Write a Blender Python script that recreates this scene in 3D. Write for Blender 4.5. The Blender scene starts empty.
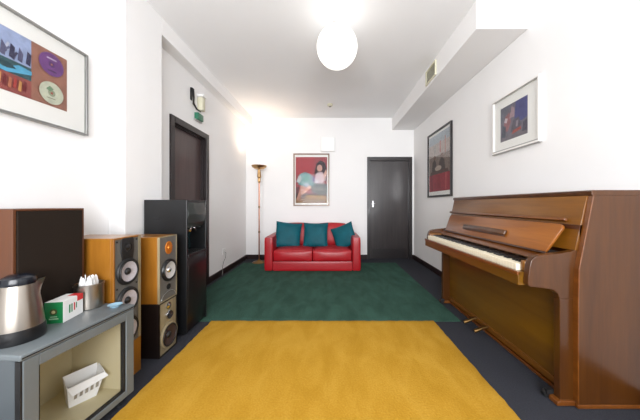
import bpy, bmesh, math, random
from mathutils import Vector, Matrix, Euler
R = random.Random(7)
PI = math.pi
scene = bpy.context.scene
COL = scene.collection

# ------------------------------------------------------------------ camera, world, lights, exposure
cam = bpy.data.cameras.new('camera'); cam_o = bpy.data.objects.new('camera', cam); COL.objects.link(cam_o)
cam.sensor_width = 36.0; cam.lens = 249.0 / 640.0 * 36.0
cam.shift_x = -10.0 / 640.0; cam.shift_y = -5.5 / 640.0
cam.clip_start = 0.02
cam_o.location = (0, 0, 1.17); cam_o.rotation_euler = (PI / 2, 0, 0)
scene.camera = cam_o
vs = scene.view_settings
vs.view_transform = 'Standard'; vs.look = 'None'; vs.gamma = 1.0; vs.use_curve_mapping = False
vs.exposure = 0.62
world = bpy.data.worlds.new('sky'); scene.world = world; world.use_nodes = True
bg = world.node_tree.nodes['Background']
bg.inputs[0].default_value = (0.75, 0.86, 1.0, 1); bg.inputs[1].default_value = 1.0

def area(name, loc, rot, sx, sy, power, color=(1, 1, 1)):
    l = bpy.data.lights.new(name, 'AREA'); l.shape = 'RECTANGLE'; l.size = sx; l.size_y = sy
    l.energy = power; l.color = color
    o = bpy.data.objects.new(name, l); COL.objects.link(o); o.location = loc; o.rotation_euler = rot
    return o
# daylight coming in through the wide window behind the camera
area('window_daylight', (0.0, -1.86, 1.75), (math.radians(90), 0, 0), 2.9, 1.9, 96, (0.975, 0.98, 1.0)).data.spread = math.radians(122)

# ------------------------------------------------------------------ materials
def lin(c):
    return tuple(((v / 255) / 12.92 if v / 255 <= 0.04045 else ((v / 255 + 0.055) / 1.055) ** 2.4) for v in c) + (1.0,)

def new_mat(name):
    m = bpy.data.materials.new(name); m.use_nodes = True
    return m, m.node_tree.nodes, m.node_tree.links, m.node_tree.nodes['Principled BSDF']

def mat(name, c, rough=0.5, metal=0.0, var=0.06, scale=6.0, bump=0.0, bscale=60.0, coat=0.0, stretch=(1, 1, 1), spec=0.5, sheen=0.0, detail=4):
    m, N, L, b = new_mat(name)
    tc = N.new('ShaderNodeTexCoord'); mp = N.new('ShaderNodeMapping'); mp.inputs['Scale'].default_value = stretch
    L.new(tc.outputs['Object'], mp.inputs[0])
    n = N.new('ShaderNodeTexNoise'); n.inputs['Scale'].default_value = scale; n.inputs['Detail'].default_value = detail
    L.new(mp.outputs[0], n.inputs['Vector'])
    r = N.new('ShaderNodeValToRGB'); L.new(n.outputs['Fac'], r.inputs[0])
    col = lin(c)
    r.color_ramp.elements[0].position = 0.3; r.color_ramp.elements[1].position = 0.7
    r.color_ramp.elements[0].color = tuple(max(0, v * (1 - var)) for v in col[:3]) + (1,)
    r.color_ramp.elements[1].color = tuple(min(1, v * (1 + var)) for v in col[:3]) + (1,)
    L.new(r.outputs[0], b.inputs['Base Color'])
    b.inputs['Roughness'].default_value = rough; b.inputs['Metallic'].default_value = metal
    b.inputs['Coat Weight'].default_value = coat; b.inputs['Specular IOR Level'].default_value = spec
    b.inputs['Sheen Weight'].default_value = sheen
    if bump:
        n2 = N.new('ShaderNodeTexNoise'); n2.inputs['Scale'].default_value = bscale; n2.inputs['Detail'].default_value = 3
        L.new(mp.outputs[0], n2.inputs['Vector'])
        bp = N.new('ShaderNodeBump'); bp.inputs['Strength'].default_value = bump; bp.inputs['Distance'].default_value = 0.01
        L.new(n2.outputs['Fac'], bp.inputs['Height']); L.new(bp.outputs[0], b.inputs['Normal'])
    return m

def wood(name, c1, c2, axis=1, rough=0.35, coat=0.3, scale=9.0, fine=0.5):
    m, N, L, b = new_mat(name)
    tc = N.new('ShaderNodeTexCoord'); mp = N.new('ShaderNodeMapping')
    s = [7.0, 7.0, 7.0]; s[axis] = 0.5; mp.inputs['Scale'].default_value = s
    L.new(tc.outputs['Object'], mp.inputs[0])
    n = N.new('ShaderNodeTexNoise'); n.inputs['Scale'].default_value = scale * 0.25; n.inputs['Detail'].default_value = 8
    n.inputs['Distortion'].default_value = 0.6
    L.new(mp.outputs[0], n.inputs['Vector'])
    n2 = N.new('ShaderNodeTexNoise'); n2.inputs['Scale'].default_value = scale * 1.6; n2.inputs['Detail'].default_value = 6
    L.new(mp.outputs[0], n2.inputs['Vector'])
    mx = N.new('ShaderNodeMath'); mx.operation = 'MULTIPLY_ADD'
    L.new(n2.outputs['Fac'], mx.inputs[0]); mx.inputs[1].default_value = fine * 0.5
    ms = N.new('ShaderNodeMath'); ms.operation = 'MULTIPLY'; L.new(n.outputs['Fac'], ms.inputs[0]); ms.inputs[1].default_value = 1 - fine * 0.5
    L.new(ms.outputs[0], mx.inputs[2])
    r = N.new('ShaderNodeValToRGB'); L.new(mx.outputs[0], r.inputs[0])
    r.color_ramp.elements[0].position = 0.34; r.color_ramp.elements[1].position = 0.66
    r.color_ramp.elements[0].color = lin(c1); r.color_ramp.elements[1].color = lin(c2)
    L.new(r.outputs[0], b.inputs['Base Color'])
    b.inputs['Roughness'].default_value = rough; b.inputs['Coat Weight'].default_value = coat; b.inputs['Coat Roughness'].default_value = 0.15
    return m

def emit_mat(name, c, strength):
    m, N, L, b = new_mat(name)
    b.inputs['Base Color'].default_value = lin(c)
    b.inputs['Emission Color'].default_value = lin(c); b.inputs['Emission Strength'].default_value = strength
    return m

def glass_mat(name, refl=0.1, rough=0.02, tint=(1, 1, 1, 1)):
    m, N, L, b = new_mat(name); N.remove(b)
    out = [n for n in N if n.type == 'OUTPUT_MATERIAL'][0]
    t = N.new('ShaderNodeBsdfTransparent'); t.inputs[0].default_value = tint
    g = N.new('ShaderNodeBsdfGlossy'); g.inputs['Roughness'].default_value = rough
    lw = N.new('ShaderNodeLayerWeight'); lw.inputs['Blend'].default_value = 0.5
    pw = N.new('ShaderNodeMath'); pw.operation = 'POWER'; L.new(lw.outputs['Facing'], pw.inputs[0]); pw.inputs[1].default_value = 5.0
    fr = N.new('ShaderNodeMath'); fr.operation = 'MULTIPLY_ADD'; L.new(pw.outputs[0], fr.inputs[0]); fr.inputs[1].default_value = 0.9; fr.inputs[2].default_value = refl * .3
    mx = N.new('ShaderNodeMixShader')
    L.new(fr.outputs[0], mx.inputs[0]); L.new(t.outputs[0], mx.inputs[1]); L.new(g.outputs[0], mx.inputs[2])
    L.new(mx.outputs[0], out.inputs[0])
    return m

M = {}
M['wall'] = mat('wall_paint', (240, 239, 238), 0.75, var=0.012, scale=1.5, bump=0.05, bscale=180)
M['ceil'] = mat('ceiling_paint', (245, 245, 245), 0.85, var=0.01, scale=1.5)
M['skirt'] = mat('dark_skirting_paint', (38, 22, 22), 0.35, var=0.1)
M['doorb'] = wood('black_brown_door', (40, 35, 36), (54, 48, 48), 2, 0.32, 0.35, 12)
M['doorf'] = mat('black_brown_frame', (38, 34, 35), 0.32, var=0.08, coat=0.3)
M['doorl'] = wood('dark_brown_door', (62, 46, 45), (76, 58, 56), 2, 0.45, 0.2, 12)
M['doorlf'] = mat('dark_brown_frame', (28, 16, 17), 0.4, var=0.08)
M['carpet'] = mat('dark_blue_carpet', (56, 57, 63), 0.95, var=0.14, scale=120, bump=0.4, bscale=400, spec=0.1)
M['chrome'] = mat('chrome', (205, 205, 208), 0.18, 1.0, var=0.02)
M['steel'] = mat('brushed_steel', (176, 168, 158), 0.30, 1.0, var=0.05, scale=30, stretch=(1, 1, 0.05))
M['black'] = mat('black_plastic', (16, 16, 18), 0.35, var=0.08)
M['blackm'] = mat('black_matte', (12, 12, 13), 0.7, var=0.08)
M['coolb'] = mat('black_gloss_plastic', (16, 17, 19), 0.38, var=0.06, coat=0.0)
M['coolg'] = mat('grey_gloss_plastic', (44, 48, 46), 0.35, var=0.1, coat=0.1)
M['coold'] = mat('dark_maroon_gloss', (20, 11, 12), 0.35, var=0.1, coat=0.1)
M['white'] = mat('white_plastic', (238, 238, 236), 0.4, var=0.01)
M['cream'] = mat('cream_plastic', (212, 208, 184), 0.5, var=0.02)
M['paper'] = mat('white_paper', (240, 240, 238), 0.7, var=0.02)
M['glass'] = glass_mat('clear_glass')
M['glaz'] = glass_mat('picture_glass', .02)

def pilemat(name, c, dark, light, big=6.0):
    m, N, L, b = new_mat(name)
    tc = N.new('ShaderNodeTexCoord')
    a = N.new('ShaderNodeTexNoise'); a.inputs['Scale'].default_value = big; a.inputs['Detail'].default_value = 5; a.inputs['Distortion'].default_value = .5
    f = N.new('ShaderNodeTexNoise'); f.inputs['Scale'].default_value = 95; f.inputs['Detail'].default_value = 3
    mp = N.new('ShaderNodeMapping'); mp.inputs['Scale'].default_value = (1.2, 0.5, 1)
    L.new(tc.outputs['Object'], mp.inputs[0]); L.new(mp.outputs[0], a.inputs[0]); L.new(tc.outputs['Object'], f.inputs[0])
    ad = N.new('ShaderNodeMath'); ad.operation = 'MULTIPLY_ADD'; L.new(f.outputs['Fac'], ad.inputs[0]); ad.inputs[1].default_value = 0.42
    sc = N.new('ShaderNodeMath'); sc.operation = 'MULTIPLY'; L.new(a.outputs['Fac'], sc.inputs[0]); sc.inputs[1].default_value = 0.58
    L.new(sc.outputs[0], ad.inputs[2])
    r = N.new('ShaderNodeValToRGB'); L.new(ad.outputs[0], r.inputs[0])
    r.color_ramp.elements[0].position = 0.38; r.color_ramp.elements[0].color = lin(dark)
    r.color_ramp.elements[1].position = 0.62; r.color_ramp.elements[1].color = lin(light)
    e = r.color_ramp.elements.new(0.5); e.color = lin(c)
    L.new(r.outputs[0], b.inputs['Base Color']); b.inputs['Roughness'].default_value = 0.95
    b.inputs['Specular IOR Level'].default_value = 0.1; b.inputs['Sheen Weight'].default_value = 0.0
    bp = N.new('ShaderNodeBump'); bp.inputs['Strength'].default_value = 0.6; bp.inputs['Distance'].default_value = 0.012
    L.new(ad.outputs[0], bp.inputs['Height']); L.new(bp.outputs[0], b.inputs['Normal'])
    return m
M['rugy'] = pilemat('yellow_rug_pile', (179, 135, 43), (171, 127, 36), (187, 144, 52))
M['rugg'] = pilemat('green_rug_pile', (52, 80, 69), (45, 70, 60), (58, 89, 77))

# ------------------------------------------------------------------ mesh helpers
def BM(): return bmesh.new()

def add_box(bm, x0, x1, y0, y1, z0, z1, bev=0.0, seg=2, mi=0):
    t = bmesh.new()
    bmesh.ops.create_cube(t, size=1.0)
    for v in t.verts:
        v.co = Vector(((x0 + x1) / 2 + v.co.x * (x1 - x0), (y0 + y1) / 2 + v.co.y * (y1 - y0), (z0 + z1) / 2 + v.co.z * (z1 - z0)))
    if bev > 0:
        bmesh.ops.bevel(t, geom=list(t.edges), offset=bev, segments=seg, profile=0.5, affect='EDGES')
    merge(bm, t, mi)

def merge(bm, t, mi=0, mtx=None):
    vm = {}
    for v in t.verts: vm[v] = bm.verts.new(mtx @ v.co if mtx else v.co)
    for f in t.faces:
        try:
            nf = bm.faces.new([vm[v] for v in f.verts]); nf.material_index = mi or f.material_index
        except ValueError: pass
    t.free()

def add_prism(bm, pts, axis, a, b, bev=0.0, seg=2, mi=0):
    """pts: 2D outline; axis 0 -> (y,z), 1 -> (x,z), 2 -> (x,y)"""
    t = bmesh.new()
    def P(p, h):
        return Vector((h, p[0], p[1])) if axis == 0 else Vector((p[0], h, p[1])) if axis == 1 else Vector((p[0], p[1], h))
    va = [t.verts.new(P(p, a)) for p in pts]; vb = [t.verts.new(P(p, b)) for p in pts]
    n = len(pts)
    t.faces.new(va); t.faces.new(vb[::-1])
    for i in range(n): t.faces.new([va[i], vb[i], vb[(i + 1) % n], va[(i + 1) % n]])
    bmesh.ops.recalc_face_normals(t, faces=t.faces)
    if bev > 0: bmesh.ops.bevel(t, geom=list(t.edges), offset=bev, segments=seg, profile=0.5, affect='EDGES')
    merge(bm, t, mi)

def add_lathe(bm, prof, center, axis=2, seg=32, mi=0, mtx=None, closed=False):
    """prof: list of (r, h) along axis"""
    t = bmesh.new(); rings = []
    c = Vector(center)
    for r, h in prof:
        ring = []
        for k in range(seg):
            a = 2 * PI * k / seg; x, y = r * math.cos(a), r * math.sin(a)
            v = Vector((x, y, h)) if axis == 2 else Vector((h, x, y)) if axis == 0 else Vector((y, h, x))
            ring.append(t.verts.new(v + c))
        rings.append(ring)
    for i in range(len(rings) - 1):
        for k in range(seg):
            t.faces.new([rings[i][k], rings[i][(k + 1) % seg], rings[i + 1][(k + 1) % seg], rings[i + 1][k]])
    if closed:
        for k in range(seg): t.faces.new([rings[-1][k], rings[-1][(k + 1) % seg], rings[0][(k + 1) % seg], rings[0][k]])
    else:
        t.faces.new(rings[0][::-1]); t.faces.new(rings[-1])
    bmesh.ops.remove_doubles(t, verts=t.verts, dist=1e-5)
    bmesh.ops.recalc_face_normals(t, faces=t.faces)
    merge(bm, t, mi, mtx)

def add_tube(bm, pts, r, seg=10, mi=0):
    pts = [Vector(p) for p in pts]; t = bmesh.new(); rings = []
    up = Vector((0, 0, 1))
    for i, p in enumerate(pts):
        d = (pts[min(i + 1, len(pts) - 1)] - pts[max(i - 1, 0)]).normalized()
        u = up if abs(d.dot(up)) < 0.95 else Vector((1, 0, 0))
        s = d.cross(u).normalized(); w = s.cross(d).normalized()
        rr = r[i] if isinstance(r, (list, tuple)) else r
        rings.append([t.verts.new(p + s * rr * math.cos(2 * PI * k / seg) + w * rr * math.sin(2 * PI * k / seg)) for k in range(seg)])
    for i in range(len(rings) - 1):
        for k in range(seg): t.faces.new([rings[i][k], rings[i][(k + 1) % seg], rings[i + 1][(k + 1) % seg], rings[i + 1][k]])
    t.faces.new(rings[0][::-1]); t.faces.new(rings[-1])
    bmesh.ops.recalc_face_normals(t, faces=t.faces); merge(bm, t, mi)

def wm(o):
    m = Matrix.LocRotScale(o.location, o.rotation_euler, None)
    return (wm(o.parent) @ m) if o.parent else m

def obj(name, bm, m, parent=None, smooth=False, local=False, label=None):
    """one mesh object; vertices are given in world space unless local"""
    if parent is not None and not local:
        bm.transform(wm(parent).inverted())
    bmesh.ops.recalc_face_normals(bm, faces=bm.faces)
    me = bpy.data.meshes.new(name); bm.to_mesh(me); bm.free()
    for mm in (m if isinstance(m, (list, tuple)) else [m]): me.materials.append(mm)
    if smooth:
        for p in me.polygons: p.use_smooth = True
        try: me.set_sharp_from_angle(angle=math.radians(38))
        except Exception: pass
    o = bpy.data.objects.new(name, me); COL.objects.link(o)
    if parent is not None: o.parent = parent
    if label: o['label'] = label
    return o

def thing(name, label, cat, loc=(0, 0, 0), rotz=0.0, group=None):
    o = bpy.data.objects.new(name, None); COL.objects.link(o); o.empty_display_size = 0.05
    o.location = loc; o.rotation_euler = (0, 0, rotz); return tag(o, label, cat, group)

def tag(o, label, cat, group=None):
    o['label'] = label; o['category'] = cat
    if group: o['group'] = group
    return o

def struct(o):
    o['kind'] = 'structure'; return o

def box_obj(name, b, m, parent=None, bev=0.0, **k):
    bm = BM(); add_box(bm, *b, bev=bev); return obj(name, bm, m, parent, **k)

def copy_tree(o, parent=None):
    c = o.copy(); COL.objects.link(c)
    if parent is not None: c.parent = parent
    for ch in list(o.children): copy_tree(ch, c)
    return c

# ------------------------------------------------------------------ room
XL, XR, YB, YF, ZC = -1.80, 1.80, 5.345, -1.80, 3.03
DLY0, DLY1, DLZ = 2.79, 3.67, 2.19          # left door (outside of frame)
DBX0, DBX1, DBZ = 0.795, 1.76, 2.19         # far door
struct(box_obj('floor', (XL - .2, XR + .2, YF - .2, YB + .2, -0.1, 0.0), M['carpet']))
struct(box_obj('ceiling', (XL - .2, XR + .2, YF - .2, YB + .2, ZC, ZC + 0.1), M['ceil']))
bm = BM()
add_box(bm, XL - .2, XL, YF - .2, DLY0, 0, ZC); add_box(bm, XL - .2, XL, DLY1, YB, 0, ZC); add_box(bm, XL - .2, XL, DLY0, DLY1, DLZ, ZC)
struct(obj('wall_left', bm, M['wall']))
struct(box_obj('wall_right', (XR, XR + .2, YF - .2, YB, 0, ZC), M['wall']))
bm = BM()
add_box(bm, XL - .2, DBX0, YB, YB + .2, 0, ZC); add_box(bm, DBX1, XR + .2, YB, YB + .2, 0, ZC); add_box(bm, DBX0, DBX1, YB, YB + .2, DBZ, ZC)
struct(obj('wall_back', bm, M['wall']))
WX0, WX1, WZ0, WZ1 = -1.5, 1.5, 0.75, 2.75
bm = BM()
add_box(bm, XL, WX0, YF - .2, YF, 0, ZC); add_box(bm, WX1, XR, YF - .2, YF, 0, ZC)
add_box(bm, WX0, WX1, YF - .2, YF, 0, WZ0); add_box(bm, WX0, WX1, YF - .2, YF, WZ1, ZC)
struct(obj('wall_front', bm, M['wall']))
w = bpy.data.objects.new('window_1', None); COL.objects.link(w); w.location = (0, YF - .1, WZ0); struct(w)
bm = BM()
for x in (WX0, 0 - .025, WX1 - .05): add_box(bm, x, x + .05, YF - .14, YF - .09, WZ0, WZ1, .004)
for z in (WZ0, WZ1 - .05): add_box(bm, WX0 + .05, WX1 - .05, YF - .14, YF - .09, z, z + .05, .004)
obj('window_frame', bm, M['white'], w)
bm = BM(); add_box(bm, WX0 + .05, -.025, YF - .118, YF - .112, WZ0 + .05, WZ1 - .05); add_box(bm, .025, WX1 - .05, YF - .118, YF - .112, WZ0 + .05, WZ1 - .05)
obj('pane', bm, M['glass'], w)

# pilaster, beam along the left ceiling, soffit on the right
PX = -1.667
struct(box_obj('trim_1', (XL, PX, 2.025, 2.47, 0, ZC), M['wall'], bev=.004))
struct(box_obj('trim_2', (XL, PX, 2.47, YB, 2.857, ZC), M['wall'], bev=.003))
SX, SY, SZ = 1.33, 2.26, 2.767
struct(box_obj('trim_3', (SX, XR, SY, YB, SZ, ZC), M['wall'], bev=.005))
# skirting
def skirt(name, segs):
    bm = BM()
    for (x0, x1, y0, y1) in segs:
        add_box(bm, x0, x1, y0, y1, 0, .095, .004)
    struct(obj(name, bm, M['skirt']))
T = .018
skirt('baseboard_left', [(XL, XL + T, YF, 2.025), (PX, PX + T, 2.025 - T, 2.47), (XL, PX + T, 2.025 - T, 2.025), (XL, XL + T, 2.47, DLY0 - .0), (XL, XL + T, DLY1, YB)])
skirt('baseboard_right', [(XR - T, XR, YF, YB)])
skirt('baseboard_back', [(XL, DBX0, YB - T, YB), (DBX1, XR, YB - T, YB)])
skirt('baseboard_front', [(XL, XR, YF, YF + T)])

# far door
d = bpy.data.objects.new('door_1', None); COL.objects.link(d); d.location = ((DBX0 + DBX1) / 2, YB, 0); struct(d)
bm = BM()
add_box(bm, DBX0, DBX0 + .07, YB - .02, YB + .1, 0, DBZ, .004); add_box(bm, DBX1 - .07, DBX1, YB - .02, YB + .1, 0, DBZ, .004)
add_box(bm, DBX0 + .07, DBX1 - .07, YB - .02, YB + .1, DBZ - .08, DBZ, .004)
obj('door_frame', bm, M['doorf'], d)
bm = BM(); add_box(bm, DBX0 + .07, DBX1 - .07, YB + .03, YB + .075, 0.006, DBZ - .08, .002)
leaf = obj('door_leaf', bm, M['doorb'], d)
bm = BM(); add_box(bm, .910, .940, YB + .022, YB + .03, 1.11, 1.25, .003)
add_lathe(bm, [(.011, -.05), (.011, 0)], (.925, YB + .025, 1.185), 1, 12); add_box(bm, .915, .965, YB - .035, YB - .02, 1.177, 1.193, .005)
obj('door_handle', bm, M['chrome'], leaf, label='silver lever handle on a narrow plate')
box_obj('door_closer_plate', (DBX0 + .12, DBX1 - .12, YB + .028, YB + .03, .02, .22), M['doorf'], leaf).name = 'kick_plate'
# left door
d = bpy.data.objects.new('door_2', None); COL.objects.link(d); d.location = (XL, (DLY0 + DLY1) / 2, 0); struct(d)
bm = BM()
add_box(bm, XL - .1, XL + .02, DLY0, DLY0 + .075, 0, DLZ, .004); add_box(bm, XL - .1, XL + .02, DLY1 - .075, DLY1, 0, DLZ, .004)
add_box(bm, XL - .1, XL + .02, DLY0 + .075, DLY1 - .075, DLZ - .075, DLZ, .004)
add_box(bm, XL - .06, XL - .02, DLY0 + .075, DLY0 + .09, 0, DLZ - .075); add_box(bm, XL - .06, XL - .02, DLY1 - .09, DLY1 - .075, 0, DLZ - .075)
add_box(bm, XL - .06, XL - .02, DLY0 + .09, DLY1 - .09, DLZ - .09, DLZ - .075)
obj('door_frame', bm, M['doorlf'], d)
bm = BM(); add_box(bm, XL - .1, XL - .06, DLY0 + .075, DLY1 - .075, .006, DLZ - .075, .002)
obj('door_leaf', bm, M['doorl'], d)

# ------------------------------------------------------------------ rugs
def rug(name, x0, x1, y0, y1, z0, z1, m, label):
    bm = BM(); nx = int((x1 - x0) / .04); ny = int((y1 - y0) / .04); t = bmesh.new()
    top = [[t.verts.new((x0 + (x1 - x0) * i / nx + (R.uniform(-.004, .004) if i in (0, nx) else 0),
                         y0 + (y1 - y0) * j / ny + (R.uniform(-.004, .004) if j in (0, ny) else 0),
                         (z1 if 0 < i < nx and 0 < j < ny else z0 + (z1 - z0) * .55) + R.uniform(-.0012, .0012))) for j in range(ny + 1)] for i in range(nx + 1)]
    for i in range(nx):
        for j in range(ny): t.faces.new([top[i][j], top[i + 1][j], top[i + 1][j + 1], top[i][j + 1]])
    be = [e for e in t.edges if e.is_boundary]
    r = bmesh.ops.extrude_edge_only(t, edges=be)
    for v in r['geom']:
        if isinstance(v, bmesh.types.BMVert): v.co.z = z0
    merge(bm, t)
    bm.faces.new([bm.verts.new(p) for p in ((x0, y0, z0), (x0, y1, z0), (x1, y1, z0), (x1, y0, z0))])
    return tag(obj(name, bm, m, smooth=True), label, 'rug')
rug('green_rug', -1.72, 1.308, 2.485, 4.98, 0.0005, .012, M['rugg'], 'dark green rug under the red sofa at the far end of the room')
rug('yellow_rug', -1.18, 1.03, .55, 2.482, 0.0005, .020, M['rugy'], 'large mustard yellow shaggy rug in the foreground')

# ------------------------------------------------------------------ upright piano
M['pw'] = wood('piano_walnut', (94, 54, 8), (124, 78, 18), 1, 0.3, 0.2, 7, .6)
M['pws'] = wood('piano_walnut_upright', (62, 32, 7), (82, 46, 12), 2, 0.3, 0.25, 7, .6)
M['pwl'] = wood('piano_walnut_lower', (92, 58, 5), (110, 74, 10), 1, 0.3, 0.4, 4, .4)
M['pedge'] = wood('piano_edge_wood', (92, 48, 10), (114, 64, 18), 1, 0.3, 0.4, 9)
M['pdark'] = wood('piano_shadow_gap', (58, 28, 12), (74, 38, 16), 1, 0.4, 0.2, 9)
M['ivory'] = mat('ivory_key', (236, 226, 200), 0.25, var=0.02)
M['ebony'] = mat('ebony_key', (14, 13, 13), 0.25, var=0.05)
M['brass'] = mat('aged_brass', (126, 98, 60), 0.4, 1.0, var=0.08)
M['felt'] = mat('red_felt', (120, 40, 34), 0.9, var=0.08)
PY0, PY1 = 1.424, 3.02
BX = 1.795
pn = thing('upright_piano', 'brown wooden upright piano with its keyboard open, against the right wall', 'piano', (1.5, 2.22, 0))
side = [(BX, 0.024), (1.42, 0.024), (1.42, .62), (1.425, .80), (1.447, .91), (1.51, 1.235), (BX, 1.235)]
for (a, b_) in ((PY0, PY0 + .028), (PY1 - .028, PY1)):
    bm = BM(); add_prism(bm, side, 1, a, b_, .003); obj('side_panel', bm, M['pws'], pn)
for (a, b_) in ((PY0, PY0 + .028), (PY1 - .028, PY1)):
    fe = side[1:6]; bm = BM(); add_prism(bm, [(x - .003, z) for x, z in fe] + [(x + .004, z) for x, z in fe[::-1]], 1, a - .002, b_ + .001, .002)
    obj('edge_highlight', bm, M['pedge'], pn)  # bevel highlights along the side panel fronts, put in as lighter-coloured strips
def arm(y0, y1):
    pts = [(1.445, .62), (1.445, .912), (1.41, .895), (1.345, .885), (1.28, .879), (1.225, .872), (1.195, .862), (1.175, .842), (1.166, .81),
           (1.158, .75), (1.155, .705), (1.165, .69), (1.24, .682), (1.30, .672), (1.328, .650), (1.340, .62)]
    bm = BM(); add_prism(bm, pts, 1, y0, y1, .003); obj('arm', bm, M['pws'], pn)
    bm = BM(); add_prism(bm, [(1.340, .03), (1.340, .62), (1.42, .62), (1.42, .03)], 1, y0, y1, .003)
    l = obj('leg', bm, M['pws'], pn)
    return l
for (a, b_) in ((PY0 + .028, PY0 + .068), (PY1 - .068, PY1 - .028)):
    arm(a, b_)
    bm = BM(); add_prism(bm, [(1.315, .003), (1.318, .026), (1.335, .032), (1.42, .032), (1.42, .003)], 1, a - .012, b_ + .008, .004)
    obj('leg_shoe', bm, M['pedge'], pn)
    bm = BM(); add_lathe(bm, [(.020, -.012), (.022, 0), (.020, .012)], (1.315, b_ + .026 if a < 2 else a - .026, .0245), 1, 16)
    add_box(bm, 1.305, 1.345, (b_ + .004 if a < 2 else a - .03), (b_ + .03 if a < 2 else a - .004), .03, .056)
    obj('caster', bm, M['blackm'], pn, smooth=True)
bm = BM(); add_box(bm, 1.415, BX, PY0 - .004, PY1 + .004, .002, .024, .004); obj('plinth', bm, M['pedge'], pn)
# cheek blocks
for (a, b_) in ((PY0 + .068, PY0 + .105), (PY1 - .105, PY1 - .068)):
    bm = BM(); add_box(bm, 1.165, 1.34, a, b_, .765, .832, .01, 3); obj('cheek_block', bm, M['pw'], pn, smooth=True)
KY0, KY1 = PY0 + .107, PY1 - .107
bm = BM(); add_box(bm, 1.128, 1.44, PY0 + .068, PY1 - .068, .685, .765, .005); obj('keybed', bm, M['pwl'], pn)
bm = BM(); add_box(bm, 1.122, 1.142, PY0 + .068, PY1 - .068, .745, .769, .004); obj('key_slip', bm, M['pedge'], pn)
# keys
nw = 52; kw = (KY1 - KY0) / nw
def keybox(x0, x1, z0, z1, w, mt, name, bev):
    bm = BM(); add_box(bm, x0, x1, -w / 2, w / 2, z0, z1, bev, 2)
    return obj(name, bm, mt, pn, local=True, smooth=True)
wk0 = keybox(1.146 - 1.5, 1.33 - 1.5, .766, .806, kw - .0012, M['ivory'], 'white_key', .0015)
bk0 = keybox(1.20 - 1.5, 1.33 - 1.5, .800, .819, kw * .5, M['ebony'], 'black_key', .002)
pat = [1, 0, 1, 1, 0, 1, 1]      # from A upward: A# - C# D# - F# G#
first_w = first_b = True
for i in range(nw):
    y = KY1 - kw * (i + .5) - 2.22       # bass end is the far end (player's left)
    if first_w: k = wk0; first_w = False
    else: k = wk0.copy(); COL.objects.link(k)
    k.location = (0, y, 0)
    if i < nw - 1 and pat[i % 7]:
        if first_b: k = bk0; first_b = False
        else: k = bk0.copy(); COL.objects.link(k)
        k.location = (0, y - kw / 2, 0)
bm = BM(); add_box(bm, 1.326, 1.334, KY0, KY1, .80, .812); obj('felt_strip', bm, M['felt'], pn)
# name board strip behind the keys
bm = BM(); add_prism(bm, [(1.315, .815), (1.30, .828), (1.345, .868), (1.37, .868), (1.37, .815)], 1, PY0 + .07, PY1 - .07, .002)
obj('nameboard', bm, M['pedge'], pn)
# folded back fallboard
def slant(p0, p1, th, y0, y1, mt, name, bev=.004, lab=None):
    p0 = Vector(p0); p1 = Vector(p1); dd = (p1 - p0).normalized(); n = Vector((dd.y, -dd.x))
    pts = [p0, p1, p1 + n * th, p0 + n * th]
    bm = BM(); add_prism(bm, [tuple(p) for p in pts], 1, y0, y1, bev, 3)
    return obj(name, bm, mt, pn, smooth=True, label=lab)
bm = BM(); add_prism(bm, [(PY0 + .125, 0), (PY0 + .088, .165), (PY0 + .095, .185), (PY0 + .115, .193), (PY1 - .115, .193), (PY1 - .095, .185), (PY1 - .088, .165), (PY1 - .125, 0)], 0, -.009, .009, .004, 3)
_d = Vector((1.422 - 1.338, 0, 1.052 - .878)).normalized(); _n = Vector((_d.z, 0, -_d.x))
for v in bm.verts:
    v.co = Vector((1.346, v.co.y, .874)) + _d * v.co.z + _n * v.co.x
M['pfall'] = wood('piano_fallboard_wood', (116, 62, 12), (146, 86, 26), 1, .3, .25, 7, .6)
fb = obj('fallboard', bm, M['pfall'], pn, smooth=True)
box_obj('hinge_gap', (1.352, 1.40, PY0 + .07, PY1 - .07, .868, .884), M['blackm'], pn).name = 'piano_hinge'
bm = BM(); add_prism(bm, [(1.322, .870), (1.328, .880), (1.346, .874), (1.340, .864)], 1, PY0 + .11, PY1 - .11, .001)
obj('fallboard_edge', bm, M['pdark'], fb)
# folding music ledge on the fallboard
def onfb(s, off): # s along board height 0..1
    p = Vector((1.338, .878)).lerp(Vector((1.422, 1.052)), s); return (p.x - .9 * off, p.y + .435 * off)
bm = BM(); a = onfb(.28, 0); b2 = onfb(.28, .024); c2 = onfb(.50, .024); d2 = onfb(.50, 0)
add_prism(bm, [a, b2, c2, d2], 1, 1.93, 2.53, .008, 3); ml = obj('music_ledge', bm, M['pws'], fb, smooth=True)
bm = BM(); a = onfb(.24, 0); b2 = onfb(.24, .022); c2 = onfb(.275, .022); d2 = onfb(.275, 0)
add_prism(bm, [a, b2, c2, d2], 1, 1.935, 2.525, .001); obj('ledge_groove', bm, M['pdark'], ml)
# upper front board with lip
slant((1.428, .90), (1.499, 1.222), .02, PY0 + .028, PY1 - .028, M['pws'] if False else M['pw'], 'upper_front_board', .002)
slant((1.432, 1.073), (1.440, 1.090), .022, PY0 + .10, PY1 - .03, M['pedge'], 'board_lip', .004)
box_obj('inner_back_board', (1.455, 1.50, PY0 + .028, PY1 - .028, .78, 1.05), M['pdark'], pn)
bm = BM(); add_prism(bm, [(1.496, 1.222), (1.492, 1.246), (1.500, 1.253), (BX, 1.253), (BX, 1.222)], 1, PY0 - .003, PY1 + .003, .003)
obj('top_lid', bm, M['pws'], pn)
bm = BM(); add_box(bm, 1.42, 1.44, PY0 + .028, PY1 - .028, .085, .69, .003); obj('lower_front_panel', bm, M['pwl'], pn)
bm = BM(); add_box(bm, 1.41, 1.44, PY0 + .068, PY1 - .068, .042, .085, .003); obj('bottom_rail', bm, M['pw'], pn)
bm = BM(); add_box(bm, 1.70, BX - .01, PY0 + .03, PY1 - .03, .05, 1.22); obj('back_panel', bm, M['pdark'], pn)
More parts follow.
